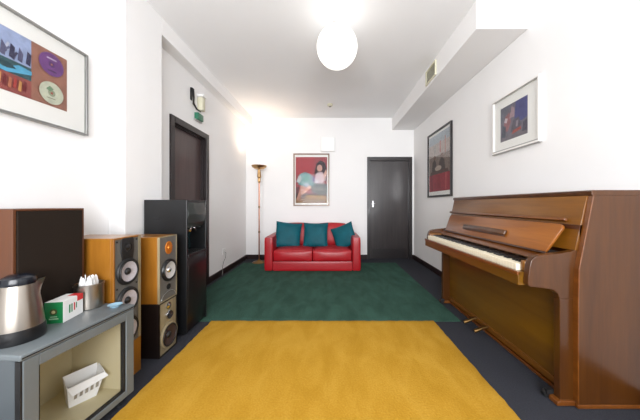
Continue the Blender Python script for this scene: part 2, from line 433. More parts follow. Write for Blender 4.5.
for y in (2.39, 2.22):
    bm = BM(); pts = [(1.43, y, .075), (1.40, y, .078), (1.36, y, .070), (1.315, y, .050), (1.285, y, .040)]
    add_tube(bm, pts, [.008, .009, .012, .018, .015], 12)
    for v in bm.verts:
        pass
    obj('pedal', bm, M['brass'], pn, smooth=True)

# ------------------------------------------------------------------ red sofa
M['sofa'] = mat('red_leather', (160, 10, 24), 0.42, var=0.08, scale=5, bump=0.25, bscale=35, coat=0.05)
M['sofab'] = mat('red_leather_back', (166, 26, 34), 0.5, var=0.07, scale=5, bump=0.25, bscale=35)
M['teal'] = mat('teal_satin', (0, 80, 92), 0.6, var=0.16, scale=9, bump=0.3, bscale=25, sheen=0.0, spec=.25)
SX0, SX1, SYF, SYB = -1.145, .54, 4.30, 5.18
sf = thing('sofa', 'red leather two-seat sofa against the far wall', 'sofa', ((SX0 + SX1) / 2, (SYF + SYB) / 2, .012))
def cushion_bm(bm, x0, x1, y0, y1, z0, z1, puff=.02, bev=.03):
    t = bmesh.new(); add_box(t, x0, x1, y0, y1, z0, z1)
    bmesh.ops.subdivide_edges(t, edges=list(t.edges), cuts=7, use_grid_fill=True)
    c = Vector(((x0 + x1) / 2, (y0 + y1) / 2, (z0 + z1) / 2)); h = Vector(((x1 - x0) / 2, (y1 - y0) / 2, (z1 - z0) / 2))
    for v in t.verts:
        q = Vector(((v.co.x - c.x) / h.x, (v.co.y - c.y) / h.y, (v.co.z - c.z) / h.z))
        core = Vector([c[k] + max(-h[k] + bev, min(h[k] - bev, v.co[k] - c[k])) for k in range(3)])
        dv = v.co - core
        if dv.length > 1e-6: v.co = core + dv.normalized() * bev
        f = [(1 - q[(k + 1) % 3] ** 2) * (1 - q[(k + 2) % 3] ** 2) for k in range(3)]
        for k in range(3):
            if abs(q[k]) > .98: v.co[k] += math.copysign(puff * max(0, f[k]), q[k])
    merge(bm, t)
def soft(name, b, m, parent, puff=.02, bev=.03):
    bm = BM(); cushion_bm(bm, *b, puff=puff, bev=bev); return obj(name, bm, m, parent, smooth=True)
for (a, b_) in ((SX0, SX0 + .16), (SX1 - .16, SX1)):
    soft('armrest', (a, b_, SYF, SYB - .03, .016, .605), M['sofa'], sf, .004, .035)
soft('base', (SX0 + .15, SX1 - .15, SYF + .012, SYB - .04, .016, .185), M['sofa'], sf, .003, .015)
soft('back_frame', (SX0 + .05, SX1 - .05, SYB - .17, SYB, .10, .67), M['sofa'], sf, .004, .04)
xm = (SX0 + SX1) / 2
for (a, b_) in ((SX0 + .162, xm - .003), (xm + .003, SX1 - .162)):
    soft('seat_cushion', (a, b_, SYF - .008, SYB - .33, .175, .385), M['sofa'], sf, .022, .035)
    bm = BM(); cushion_bm(bm, a + .005, b_ - .005, SYB - .34, SYB - .15, .35, .775, .03, .05)
    bmesh.ops.rotate(bm, verts=bm.verts, cent=(0, SYB - .17, .38), matrix=Matrix.Rotation(math.radians(-7), 3, 'X'))
    obj('back_cushion', bm, M['sofab'], sf, smooth=True)
for x in (SX0 + .08, SX1 - .08):
    for y in (SYF + .08, SYB - .09):
        bm = BM(); add_lathe(bm, [(.028, .013), (.026, .05)], (x, y, 0), 2, 14); obj('foot', bm, M['blackm'], sf)
def pillow(name, loc, rot, s, th, label):
    bm = BM(); n = 16; t = bmesh.new(); vsn = {}
    for side_ in (1, -1):
        for i in range(n + 1):
            for j in range(n + 1):
                u = -1 + 2 * i / n; v = -1 + 2 * j / n
                edge = i in (0, n) or j in (0, n)
                if edge and side_ == -1: vsn[(side_, i, j)] = vsn[(1, i, j)]; continue
                pinch = 1 - .07 * (1 - v * v) * (abs(u) ** 3) ; pinch2 = 1 - .07 * (1 - u * u) * (abs(v) ** 3)
                h = ((1 - u ** 4) * (1 - v ** 4)) ** .55 * th / 2
                h *= 1 + .08 * math.sin(5 * u + 3 * v + loc[0] * 9)
                vsn[(side_, i, j)] = t.verts.new((u * s / 2 * pinch, side_ * -h, v * s / 2 * pinch2))
        for i in range(n):
            for j in range(n):
                t.faces.new([vsn[(side_, i, j)], vsn[(side_, i + 1, j)], vsn[(side_, i + 1, j + 1)], vsn[(side_, i, j + 1)]])
    merge(bm, t)
    o = obj(name, bm, M['teal'], smooth=True); o.location = loc; o.rotation_euler = rot
    return tag(o, label, 'cushion', 'teal cushions on the sofa')
pillow('throw_pillow', (-.785, 4.67, .60), (math.radians(-17), math.radians(6), math.radians(8)), .49, .13, 'teal square cushion at the left end of the red sofa')
pillow('throw_pillow', (-.27, 4.68, .60), (math.radians(-17), math.radians(0), math.radians(-3)), .47, .13, 'teal square cushion in the middle of the red sofa')
pillow('throw_pillow', (.265, 4.66, .58), (math.radians(-17), math.radians(-22), math.radians(-14)), .44, .13, 'teal cushion tilted on its corner at the right end of the red sofa')

# ------------------------------------------------------------------ floor lamp
M['copper'] = mat('copper_tube', (190, 132, 108), 0.28, 1.0, var=0.05)
M['lampbowl'] = mat('lamp_bowl_brass', (196, 158, 110), 0.35, 1.0, var=0.05)
LX, LY = -1.42, 4.99
fl = thing('floor_lamp', 'copper and brass uplighter floor lamp, lit, in the far left corner', 'floor lamp', (LX, LY, .0))
bm = BM(); add_lathe(bm, [(.135, .002), (.138, .012), (.12, .028), (.05, .045), (.028, .06), (.02, .075)], (LX, LY, 0), 2, 36); obj('base', bm, M['brass'], fl, smooth=True)
bm = BM(); add_lathe(bm, [(.0125, .06), (.0125, 1.72)], (LX, LY, 0), 2, 16); obj('pole', bm, M['copper'], fl, smooth=True)
bm = BM()
for z in (.62, 1.12): add_lathe(bm, [(.0135, z - .02), (.018, z - .01), (.018, z + .01), (.0135, z + .02)], (LX, LY, 0), 2, 16)
obj('collar', bm, M['brass'], fl, smooth=True)
bm = BM(); add_lathe(bm, [(.014, 1.60), (.026, 1.62), (.03, 1.66), (.026, 1.70), (.04, 1.72), (.034, 1.80), (.026, 1.86), (.03, 1.885)], (LX, LY, 0), 2, 20); obj('stem_fitting', bm, M['lampbowl'], fl, smooth=True)
bm = BM(); add_lathe(bm, [(.03, 1.87), (.09, 1.885), (.135, 1.915), (.15, 1.95), (.145, 1.95), (.128, 1.92), (.085, 1.895), (.01, 1.885)], (LX, LY, 0), 2, 40); obj('lamp_bowl', bm, M['lampbowl'], fl, smooth=True)
bm = BM(); add_lathe(bm, [(.006, 1.89), (.012, 1.90), (.012, 1.945), (.004, 1.955)], (LX, LY, 0), 2, 16)
obj('bulb', bm, emit_mat('lamp_bulb', (255, 226, 190), 30), fl, smooth=True)
pl = bpy.data.lights.new('lamp_light', 'SPOT'); pl.energy = 16; pl.color = (1.0, .80, .62); pl.shadow_soft_size = .05
pl.spot_size = math.radians(135); pl.spot_blend = 1.0
po = bpy.data.objects.new('lamp_light', pl); COL.objects.link(po); po.parent = fl; po.location = (0, 0, 1.99); po.rotation_euler = (PI, 0, 0)

# ------------------------------------------------------------------ pendant globe
gx, gy, gz, gr = .07, 2.47, 2.727, .2
pd = thing('pendant_light', 'large glowing white globe pendant lamp hanging from the ceiling', 'pendant light', (gx, gy, ZC))
bm = BM(); bmesh.ops.create_uvsphere(bm, u_segments=48, v_segments=32, radius=gr)
bmesh.ops.translate(bm, verts=bm.verts, vec=(gx, gy, gz))
obj('globe_shade', bm, emit_mat('glowing_opal_glass', (255, 252, 246), .8), pd, smooth=True)
bm = BM(); add_tube(bm, [(gx, gy, gz + gr - .01), (gx, gy, ZC - .02)], .004, 8); obj('cord', bm, M['white'], pd)
bm = BM(); add_lathe(bm, [(.04, ZC), (.042, ZC - .02), (.03, ZC - .035), (.008, ZC - .04)], (gx, gy, 0), 2, 24); obj('ceiling_rose', bm, M['white'], pd, smooth=True)
bm = BM(); add_lathe(bm, [(.03, gz + gr - .01), (.03, gz + gr + .02), (.012, gz + gr + .03)], (gx, gy, 0), 2, 20); obj('lamp_holder', bm, M['white'], pd, smooth=True)

# small fittings
sm = thing('smoke_detector', 'small round smoke detector on the ceiling beyond the globe lamp', 'smoke detector', (.0, 4.62, ZC))
bm = BM(); add_lathe(bm, [(.05, ZC), (.052, ZC - .02), (.04, ZC - .035), (.012, ZC - .04)], (0, 4.62, 0), 2, 24); obj('housing', bm, M['cream'], sm, smooth=True)
bm = BM(); add_lathe(bm, [(.02, ZC - .036), (.02, ZC - .048), (.004, ZC - .05)], (0, 4.62, 0), 2, 14); obj('sensor_cap', bm, mat('grey_plastic', (120, 116, 108), .5), sm, smooth=True)

vt = thing('air_vent', 'cream slatted ventilation grille on the side of the right ceiling box', 'vent', (SX, 3.27, 2.89))
bm = BM()
for (a, b_, c_, e_) in ((3.11, 3.13, 2.795, 2.985), (3.41, 3.43, 2.795, 2.985), (3.13, 3.41, 2.795, 2.815), (3.13, 3.41, 2.965, 2.985)):
    add_box(bm, SX - .018, SX, a, b_, c_, e_, .002)
obj('frame', bm, M['cream'], vt)
bm = BM()
for k in range(9):
    z = 2.815 + k * .0163; add_prism(bm, [(SX - .015, z), (SX - .012, z), (SX - .001, z + .012), (SX - .004, z + .012)], 1, 3.13, 3.41)
obj('slat', bm, mat('grille_slat', (216, 214, 192), .5), vt)

cv = thing('cover_plate', 'square white box fixed on the far wall just above the red poster', 'cover plate', (-.045, YB, 2.45))
bm = BM(); add_box(bm, -.20, .11, YB - .045, YB, 2.30, 2.62, .012, 3); obj('casing', bm, M['white'], cv, smooth=True)
bm = BM(); add_box(bm, -.175, .085, YB - .049, YB - .044, 2.325, 2.595, .002); obj('front_panel', bm, mat('bright_white_plastic', (248, 248, 248), .35, var=.005), cv)

em = thing('emergency_light', 'cream emergency light box high on the left wall above the dark door', 'emergency light', (XL, 3.42, 2.46))
bm = BM(); add_box(bm, XL, XL + .075, 3.37, 3.45, 2.45, 2.63, .012, 3); obj('housing', bm, M['cream'], em, smooth=True)
bm = BM(); add_prism(bm, [(XL + .0, 2.63), (XL + .09, 2.632), (XL + .09, 2.66), (XL, 2.67)], 1, 3.36, 3.46, .006); obj('top_cover', bm, M['white'], em)
ds = thing('speaker_bracket', 'narrow black curved wall bracket beside the cream emergency light', 'bracket', (XL, 3.25, 2.5))
bm = BM(); add_tube(bm, [(XL + .01, 3.22, 2.68), (XL + .03, 3.22, 2.66), (XL + .035, 3.225, 2.55), (XL + .03, 3.23, 2.48), (XL + .04, 3.29, 2.43), (XL + .06, 3.35, 2.415)], [.010, .014, .013, .014, .011, .008], 10)
obj('arm', bm, M['black'], ds, smooth=True)
bm = BM(); add_box(bm, XL, XL + .012, 3.20, 3.24, 2.52, 2.68, .004); obj('back_plate', bm, M['black'], ds)
ex = thing('exit_sign', 'small green exit sign over the left door', 'exit sign', (XL, 3.37, 2.30))
bm = BM(); add_box(bm, XL, XL + .055, 3.30, 3.44, 2.305, 2.395, .008, 3); obj('green_panel', bm, mat('exit_green', (40, 110, 84), .35, var=.03), ex, smooth=True)
bm = BM(); add_box(bm, XL, XL + .03, 3.285, 3.455, 2.29, 2.306, .003); obj('mounting_strip', bm, mat('grey_strip', (170, 168, 166), .4), ex)

sk = thing('wall_socket', 'white double power socket low on the left wall near the floor lamp', 'power socket', (XL, 4.25, .36))
bm = BM(); add_box(bm, XL, XL + .012, 4.16, 4.31, .33, .42, .003); obj('face_plate', bm, M['white'], sk)
for y in (4.195, 4.275):
    box_obj('rocker_switch', (XL + .012, XL + .017, y - .008, y + .008, .39, .41), M['white'], sk)
cb = thing('charger_cable', 'thin grey cable hanging from the left wall socket', 'cable', (XL, 4.2, .4))
bm = BM(); add_tube(bm, [(XL + .02, 4.20, .37), (XL + .05, 4.19, .36), (XL + .055, 4.17, .30), (XL + .03, 4.13, .20), (XL + .03, 4.10, .12), (XL + .05, 4.05, .02)], .005, 6)
obj('lead', bm, mat('grey_lead', (130, 124, 122), .5), cb)

# ------------------------------------------------------------------ pictures
def art_mat(c): 
    c = tuple(int(v * .88) for v in c)
    key = 'art_%d_%d_%d' % c
    if key not in M: M[key] = mat('print_ink_%d_%d_%d' % c, c, 0.6, var=0.16, scale=22, detail=6)
    return M[key]
def picture(name, label, wall, a0, a1, z0, z1, fw, fm, art, layers, matm, depth=.03, glass=True, cat='picture', lip=None):
    """wall: 'B','L','R'. a = along-wall coordinate. art=(a0,a1,z0,z1) print rectangle. layers: (poly in 0..1 art coords, colour).
    u=0 is the left edge as seen from inside the room"""
    def W(a, z, o):   # o = offset from the wall
        return Vector((a, YB - o, z)) if wall == 'B' else Vector((XL + o, a, z)) if wall == 'L' else Vector((XR - o, a, z))
    cen = W((a0 + a1) / 2, z0, 0)
    t = thing(name, label, cat, cen)
    def bx(bm, A0, A1, Z0, Z1, o0, o1, bev=0):
        p, q = W(A0, Z0, o0), W(A1, Z1, o1)
        add_box(bm, min(p.x, q.x), max(p.x, q.x), min(p.y, q.y), max(p.y, q.y), Z0, Z1, bev)
    bm = BM()
    bx(bm, a0, a0 + fw, z0, z1, 0, depth, .002); bx(bm, a1 - fw, a1, z0, z1, 0, depth, .002)
    bx(bm, a0 + fw, a1 - fw, z0, z0 + fw, 0, depth, .002); bx(bm, a0 + fw, a1 - fw, z1 - fw, z1, 0, depth, .002)
    obj('frame', bm, fm, t)
    if lip:
        bm = BM(); i = fw * .55
        bx(bm, a0 + i, a1 - i, z1 - fw - .004, z1 - fw + .004, depth - .001, depth + .002); bx(bm, a0 + i, a1 - i, z0 + fw - .004, z0 + fw + .004, depth - .001, depth + .002)
        bx(bm, a0 - .001, a1 + .001, z0 - .004, z0 + .002, .004, depth)
        obj('frame_lip', bm, lip, t)
    bm = BM(); bx(bm, a0 + fw, a1 - fw, z0 + fw, z1 - fw, .002, .012); obj('mount_board', bm, matm, t)
    A0, A1, Z0, Z1 = art
    bm = BM(); mats = []; 
    for li, (poly, c) in enumerate(layers):
        am = art_mat(c)
        if am not in mats: mats.append(am)
        off = .0135 + li * .00012
        vv = []
        for (u, v) in poly:
            u = min(1, max(0, u)); v = min(1, max(0, v))
            if wall == 'R': a = A1 - (A1 - A0) * u
            else: a = A0 + (A1 - A0) * u
            vv.append(bm.verts.new(W(a, Z0 + (Z1 - Z0) * v, off)))
        f = bm.faces.new(vv); f.material_index = mats.index(am)
    # backing sheet edge so that the print has a thickness
    n0 = len(bm.faces); bx(bm, A0, A1, Z0, Z1, .012, .0133)
    me_faces = list(bm.faces)[n0:]
    for f in me_faces: f.material_index = 0
    m_ = BM(); bm2 = bm
    me = None
    # normals: keep as built
    bm2.transform(wm(t).inverted())
    mesh = bpy.data.meshes.new('print'); bm2.to_mesh(mesh); bm2.free(); m_.free()
    for am in mats: mesh.materials.append(am)
    o = bpy.data.objects.new('print', mesh); COL.objects.link(o); o.parent = t
    if glass:
        bm = BM(); bx(bm, a0 + fw, a1 - fw, z0 + fw, z1 - fw, depth * .72, depth * .72 + .002); obj('glazing', bm, M['glaz'], t)
    return t
def rect(u0, v0, u1, v1): return [(u0, v0), (u1, v0), (u1, v1), (u0, v1)]
def disc(cu, cv, ru, rv, n=28, a0=0, a1=2 * PI): return [(cu + ru * math.cos(a0 + (a1 - a0) * k / n), cv + rv * math.sin(a0 + (a1 - a0) * k / n)) for k in range(n if abs(a1 - a0 - 2 * PI) < 1e-3 else n + 1)]
M['matw'] = mat('white_mount_board', (232, 232, 228), .8, var=.01)
M['silver'] = mat('brushed_silver_frame', (160, 160, 158), .3, .8, var=.05)
M['fbrown'] = wood('brown_frame', (118, 92, 74), (150, 120, 98), 2, .4)
M['fblack'] = mat('black_frame', (28, 24, 26), .3, var=.05)
M['fwhite'] = mat('white_frame', (236, 234, 230), .35, var=.01)

# far wall poster
L1 = [(rect(0, 0, 1, 1), (160, 66, 74)), ([(0, .62), (.5, .60), (.62, 1), (0, 1)], (178, 58, 68)),
      ([(0, 0), (1, 0), (1, .12), (.5, .10), (0, .12)], (140, 104, 66)), ([(0, .10), (1, .12), (1, .22), (.45, .2), (0, .26)], (66, 44, 44)),
      ([(.5, .22), (1, .2), (1, .42), (.62, .44), (.5, .36)], (78, 84, 84)),
      ([(.58, .62), (.66, .86), (.78, .93), (.93, .88), (1, .7), (.98, .46), (.86, .5), (.7, .6)], (50, 30, 40)),
      (disc(.76, .76, .085, .075), (208, 160, 146)), ([(.60, .52), (.68, .66), (.84, .68), (.92, .56), (.86, .42), (.66, .42)], (206, 178, 186)),
      ([(.86, .60), (.97, .74), (1, .66), (.92, .5)], (214, 166, 150)),
      ([(.05, .48), (.12, .62), (.3, .68), (.48, .62), (.58, .52), (.6, .40), (.48, .32), (.28, .36), (.1, .40)], (104, 150, 150)),
      ([(.2, .50), (.3, .62), (.42, .60), (.44, .50), (.32, .44)], (70, 140, 128)), ([(.02, .46), (.1, .60), (.2, .56), (.14, .44)], (196, 204, 206)),
      ([(.26, .42), (.36, .46), (.44, .40), (.36, .34)], (186, 196, 214)), ([(.5, .58), (.6, .58), (.62, .48), (.52, .46)], (120, 110, 150)),
      ([(.42, .38), (.52, .36), (.34, .24), (.16, .16), (.1, .18), (.26, .28)], (232, 176, 150)),
      ([(.18, .38), (.28, .36), (.2, .2), (.1, .06), (.03, .08), (.1, .24)], (198, 142, 122)), ([(0, .34), (.12, .36), (.1, .22), (0, .2)], (110, 60, 66)),
      ([(.52, .30), (.95, .26), (.95, .31), (.55, .34)], (128, 126, 118)), ([(.3, .12), (.95, .10), (.95, .15), (.34, .17)], (196, 152, 88)),
      ([(.62, .50), (.72, .52), (.72, .44), (.64, .42)], (226, 224, 232))]
picture('framed_poster', 'brown-framed red poster of a seated dancer, on the far wall above the sofa', 'B', -.783, -.012, 1.138, 2.262, .028, M['fbrown'],
        (-.735, -.06, 1.20, 2.185), L1, M['matw'])
# black framed poster on the right wall  (R wall: u=0 is the far edge)
L2 = [(rect(0, 0, 1, 1), (176, 164, 158)), (rect(0, .84, 1, 1), (172, 186, 196)), ([(0, .6), (1, .66), (1, .84), (0, .84)], (190, 176, 168)),
      (rect(0, .26, 1, .62), (140, 122, 112)), (rect(0, 0, 1, .30), (164, 44, 58)),
      ([(.15, .34), (.18, .52), (.3, .58), (.38, .5), (.4, .36)], (78, 66, 62)), ([(.5, .32), (.52, .5), (.62, .58), (.76, .52), (.8, .34)], (84, 72, 68)),
      (disc(.3, .6, .06, .04), (120, 92, 80)), (disc(.65, .6, .06, .04), (122, 94, 82)),
      (disc(.47, .40, .16, .045), (196, 178, 162)), ([(.05, .30), (.95, .30), (.9, .36), (.1, .36)], (98, 70, 62)),
      ([(.1, .3), (.16, .3), (.2, .02), (.12, .02)], (138, 30, 44)), ([(.8, .3), (.86, .3), (.84, .02), (.78, .02)], (190, 80, 84)),
      ([(.45, .28), (.55, .28), (.6, .05), (.4, .05)], (150, 34, 48)), (rect(.55, .66, .6, .86), (198, 120, 116)), (rect(.78, .62, .82, .9), (190, 130, 120)), (rect(.3, .68, .34, .82), (150, 150, 152))]
picture('framed_poster', 'tall black-framed poster with a red lower part, on the right wall beyond the piano', 'R', 3.65, 4.53, 1.295, 2.405, .03, M['fblack'],
        (3.70, 4.48, 1.39, 2.34), L2, M['matw'])
# white framed picture on the right wall
L3 = [(rect(0, 0, 1, 1), (120, 116, 130)), ([(0, .5), (.3, .9), (.5, 1), (0, 1)], (112, 116, 130)), ([(.55, .55), (.6, 1), (1, 1), (1, .45), (.8, .4)], (84, 86, 140)),
      ([(.1, .3), (.2, .7), (.36, .78), (.42, .5), (.3, .25)], (160, 108, 112)), ([(.35, .6), (.45, .92), (.55, .85), (.55, .6)], (176, 150, 158)),
      ([(.4, .2), (.5, .5), (.7, .55), (.8, .3), (.6, .12)], (98, 94, 106)), ([(0, 0), (1, 0), (1, .16), (.6, .2), (.3, .12), (0, .2)], (122, 116, 124)),
      ([(.45, .12), (.8, .18), (.78, .26), (.5, .22)], (170, 88, 84)), ([(.05, .12), (.2, .1), (.22, .4), (.08, .5)], (84, 88, 104)), ([(.15, .55), (.25, .5), (.3, .62), (.2, .66)], (206, 190, 196)),
      ([(.82, .1), (1, .1), (1, .4), (.86, .34)], (80, 76, 92)), ([(.6, .3), (.68, .28), (.7, .46), (.62, .46)], (150, 140, 152))]
picture('framed_picture', 'white-framed picture with a wide white mount, on the right wall above the piano', 'R', 2.110, 2.72, 1.706, 2.280, .022, M['fwhite'],
        (2.252, 2.607, 1.817, 2.164), L3, M['matw'], depth=.03, lip=M['silver'])
# left wall: large silver frame with a sleeve and two discs
AY0, AY1, AZ0, AZ1 = 1.14, 1.691, 1.80, 2.15
def uy(y): return (y - AY0) / (AY1 - AY0)
def vz(z): return (z - AZ0) / (AZ1 - AZ0)
S = uy(1.489)
L4 = [(rect(0, 0, 1, 1), (168, 116, 98)), (rect(0, 0, S, 1), (150, 96, 84)), (rect(0, .52, S, 1), (168, 184, 222)),
      (rect(0, .30, S, .52), (60, 96, 104)), (rect(0, 0, S, .3), (158, 84, 78))]
for k in range(16):    # loose calligraphic strokes over a pale sky
    u0 = .02 + R.random() * (S - .12); v0 = .54 + R.random() * .22; w_ = R.uniform(.02, .08); h_ = R.uniform(.03, .14)
    L4.append(([(u0, v0), (u0 + .018, v0 - .02), (u0 + w_ + .018, v0 + h_), (u0 + w_, v0 + h_ + .015)], [(84, 84, 118), (112, 116, 150), (70, 66, 98), (206, 212, 232)][k % 4]))
for k in range(5):
    u0 = .30 + k * .07
    L4.append(([(u0, .56), (u0 + .04, .54), (u0 + .05, .74 - .05 * (k % 2)), (u0 + .015, .78)], [(60, 58, 88), (96, 96, 128)][k % 2]))
L4.append(([(0, .50), (.16, .50), (.40, .36), (.52, .48), (S, .46), (S, .40), (.42, .30), (.2, .34), (.1, .40), (0, .42)], (98, 186, 226)))
L4.append(([(.05, .46), (.14, .46), (.30, .36), (.22, .34)], (30, 70, 74))); L4.append(([(.34, .46), (.44, .47), (.50, .40), (.42, .36)], (40, 74, 84)))
for k in range(14):
    u0 = .02 + k * (S - .06) / 14; v0 = .06 + .05 * R.random()
    L4.append(([(u0, v0), (u0 + .012, v0 + .17), (u0 + .034, v0 + .15), (u0 + .026, v0 - .01)], [(216, 156, 92), (120, 40, 46), (196, 120, 90), (188, 70, 64)][k % 4]))
cu = uy(1.594); ru = .062 / (AY1 - AY0); rv = .062 / (AZ1 - AZ0)
L4 += [(disc(cu, vz(2.065), ru * 1.15, rv * 1.15), (122, 74, 140)), (disc(cu, vz(2.065), ru * .3, rv * .3), (90, 50, 106)), (disc(cu, vz(2.065), ru * .1, rv * .1), (168, 116, 98)),
       (rect(cu - .05, vz(2.095), cu + .05, vz(2.105)), (204, 180, 214)), (rect(cu - .04, vz(2.02), cu + .05, vz(2.028)), (80, 50, 90)),
       (disc(cu, vz(1.882), ru * 1.12, rv * 1.12), (212, 216, 194)), (disc(cu, vz(1.882), ru * .34, rv * .34), (160, 168, 140)), (disc(cu, vz(1.882), ru * .12, rv * .12), (176, 84, 74)),
       ([(cu - .06, vz(1.9)), (cu - .02, vz(1.925)), (cu + .02, vz(1.91)), (cu - .02, vz(1.89))], (120, 150, 120)),
       (rect(cu - .05, vz(1.845), cu + .04, vz(1.851)), (160, 160, 140))]
picture('framed_record_display', 'large silver-framed display of a colourful sleeve and two discs, on the left wall', 'L', 1.005, 1.826, 1.672, 2.262, .014, M['silver'],
        (AY0, AY1, AZ0, AZ1), L4, M['matw'], depth=.03)

# ------------------------------------------------------------------ water cooler
wc = thing('water_cooler', 'tall black glossy water dispenser between the speakers and the left door', 'water cooler', (-1.46, 2.386, 0))
X0, X1, Y0, Y1 = -1.650, -1.27, 2.207, 2.565
bm = BM()
add_box(bm, X0, X1, Y0, Y0 + .018, .02, 1.212, .004); add_box(bm, X0, X1, Y1 - .018, Y1, .02, 1.212, .004)
add_box(bm, X0, X0 + .22, Y0 + .018, Y1 - .018, .02, 1.205); add_box(bm, X0, X1 - .005, Y0 + .018, Y1 - .018, 1.19, 1.212, .003)
obj('body', bm, M['coolb'], wc)
bm = BM(); add_prism(bm, [(X0 + .22, .97), (X1 - .03, .955), (X1 - .004, 1.0), (X1 + .004, 1.08), (X1 - .004, 1.19), (X0 + .22, 1.19)], 1, Y0 + .018, Y1 - .018, .003)
obj('control_panel', bm, M['coolg'], wc, smooth=True)
bm = BM(); add_box(bm, X0 + .2, X0 + .222, Y0 + .018, Y1 - .018, .70, .98); obj('niche_back', bm, mat('dark_teal_plastic', (18, 40, 44), .25), wc)
for y, z in ((2.30, 0), (2.36, 0), (2.46, 0)):
    bm = BM(); add_lathe(bm, [(.014, .915), (.018, .93), (.018, .965)], (X1 - .06, y, 0), 2, 14); add_box(bm, X1 - .058, X1 - .01, y - .012, y + .012, .945, .958, .004)
    obj('tap', bm, M['chrome'] if y < 2.4 else M['blackm'], wc, smooth=True)
bm = BM(); add_box(bm, X0 + .22, X1 + .006, Y0 + .018, Y1 - .018, .695, .72, .005)
dt = obj('drip_tray', bm, M['coolb'], wc)
bm = BM()
for k in range(9): add_box(bm, X0 + .24, X1 - .01, Y0 + .035 + k * .033, Y0 + .045 + k * .033, .72, .724)
obj('grate', bm, M['blackm'], dt)
bm = BM(); add_prism(bm, [(X0 + .22, .03), (X1 - .01, .03), (X1 + .004, .2), (X1 + .004, .6), (X1 - .006, .692), (X0 + .22, .692)], 1, Y0 + .02, Y1 - .02, .003)
obj('lower_door', bm, M['coold'], wc, smooth=True)
bm = BM(); add_box(bm, -1.575, -1.505, Y0 - .004, Y0 + .002, 1.035, 1.055, .002); obj('side_grip', bm, M['blackm'], wc)
for x in (X0 + .04, X1 - .05):
    for y in (Y0 + .04, Y1 - .04):
        bm = BM(); add_lathe(bm, [(.018, 0), (.018, .025)], (x, y, 0), 2, 12); obj('rubber_foot', bm, M['blackm'], wc)

# ------------------------------------------------------------------ loudspeakers (drivers face +X)
M['spk_or'] = wood('honey_veneer', (124, 76, 18), (150, 98, 30), 2, .35, .3, 6)
M['spk_dk'] = wood('dark_veneer', (16, 10, 9), (24, 15, 12), 2, .4, .2, 6)
M['spk_br'] = wood('brown_veneer', (76, 40, 16), (96, 52, 22), 2, .5, .0, 6)
M['spk_be'] = wood('beige_veneer', (122, 110, 86), (144, 132, 104), 2, .45, .1, 6)
M['baf'] = mat('grey_baffle', (94, 92, 88), .45, var=.06)
M['cone'] = mat('grey_woven_cone', (176, 170, 174), .5, var=.12, scale=120, bump=.2, bscale=300)
M['conep'] = mat('polished_cone', (200, 198, 196), .25, .15, var=.08)
M['coned'] = mat('dark_cone', (54, 42, 46), .4, var=.15)
M['rub'] = mat('rubber_surround', (20, 20, 21), .55, var=.1)
M['cop'] = mat('copper_tweeter_plate', (214, 128, 44), .3, .55, var=.12)
def driver(parent, x, y, z, r, cone, ringm, plug=True, capm=None):
    bm = BM(); add_lathe(bm, [(r * .86, 0), (r, 0), (r, .008), (r * .95, .014), (r * .86, .014)], (x, y, z), 0, 40, closed=True)
    rg = obj('driver_rim', bm, ringm, parent, smooth=True)
    bm = BM(); add_lathe(bm, [(r * .88, .0), (r * .88, .012), (r * .84, .018), (r * .77, .018), (r * .73, .012), (r * .72, 0)], (x, y, z), 0, 40, closed=True)
    obj('surround', bm, M['rub'], rg, smooth=True)
    bm = BM(); add_lathe(bm, [(r * .75, -.001), (r * .75, .014), (r * .72, .0135), (r * .30, .0005), (.0005, .0003)], (x, y, z), 0, 40)
    obj('cone', bm, cone, rg, smooth=True)
    if plug:
        bm = BM(); add_lathe(bm, [(r * .27, .0), (r * .25, .008), (r * .15, .016), (.0005, .019)], (x, y, z), 0, 24)
        obj('dust_cap', bm, capm or M['rub'], rg, smooth=True)
    return rg
def cabinet(parent, xf, depth, y0, y1, z0, z1, m, bafm, inset=.009, bz0=None):
    bm = BM(); add_box(bm, xf - depth, xf - .016, y0, y1, z0, z1, .003); obj('cabinet', bm, m, parent)
    bm = BM(); bz = z0 if bz0 is None else bz0
    # frame of veneer round the baffle, baffle with pockets for the cones
    for (a, b_, c_, e_) in ((y0, y0 + inset, bz, z1), (y1 - inset, y1, bz, z1), (y0 + inset, y1 - inset, z1 - inset, z1)):
        add_box(bm, xf - .017, xf, a, b_, c_, e_, .002)
    if bz0 is not None: add_box(bm, xf - .017, xf, y0, y1, z0, bz, .002)
    else: add_box(bm, xf - .017, xf, y0 + inset, y1 - inset, z0, z0 + inset, .002)
    obj('edge_trim', bm, M['spk_be'] if bafm is M['baf'] and bz0 is None else m, parent)
    bm = BM(); add_box(bm, xf - .018, xf - .004, y0 + inset, y1 - inset, bz + (0 if bz0 is not None else inset), z1 - inset)
    return obj('baffle', bm, bafm, parent)

# tower
tw = thing('floor_speaker', 'honey wood tower loudspeaker with grey front and large cones, behind the grey cabinet', 'loudspeaker', (-1.52, 1.66, 0))
xf = -1.345
cabinet(tw, xf, .36, 1.547, 1.772, 0, .957, M['spk_or'], M['baf'], .012, .237)
bm = BM(); add_box(bm, xf - .003, xf + .0005, 1.747, 1.771, .24, .955, .001); obj('veneer_strip', bm, M['spk_be'], tw)
yc = 1.6545
bm = BM(); add_prism(bm, [(yc + .052 * c, z) for c, z in ((-.8, .95), (.8, .95), (1, .93), (1, .86), (.8, .80), (-.8, .80), (-1, .86), (-1, .93))], 0, xf - .005, xf + .004, .003)
tp = obj('tweeter_plate', bm, M['rub'], tw, smooth=True)
bm = BM(); add_lathe(bm, [(.03, .004), (.03, .007), (.022, .005), (.014, .011), (.0005, .015)], (xf, yc, .888), 0, 24); obj('tweeter_dome', bm, M['black'], tp, smooth=True)
driver(tw, xf - .002, yc, .727, .088, M['cone'], M['rub'])
driver(tw, xf - .002, yc, .535, .088, M['cone'], M['rub'])
driver(tw, xf - .002, yc, .34, .088, M['cone'], M['rub'])
bm = BM()
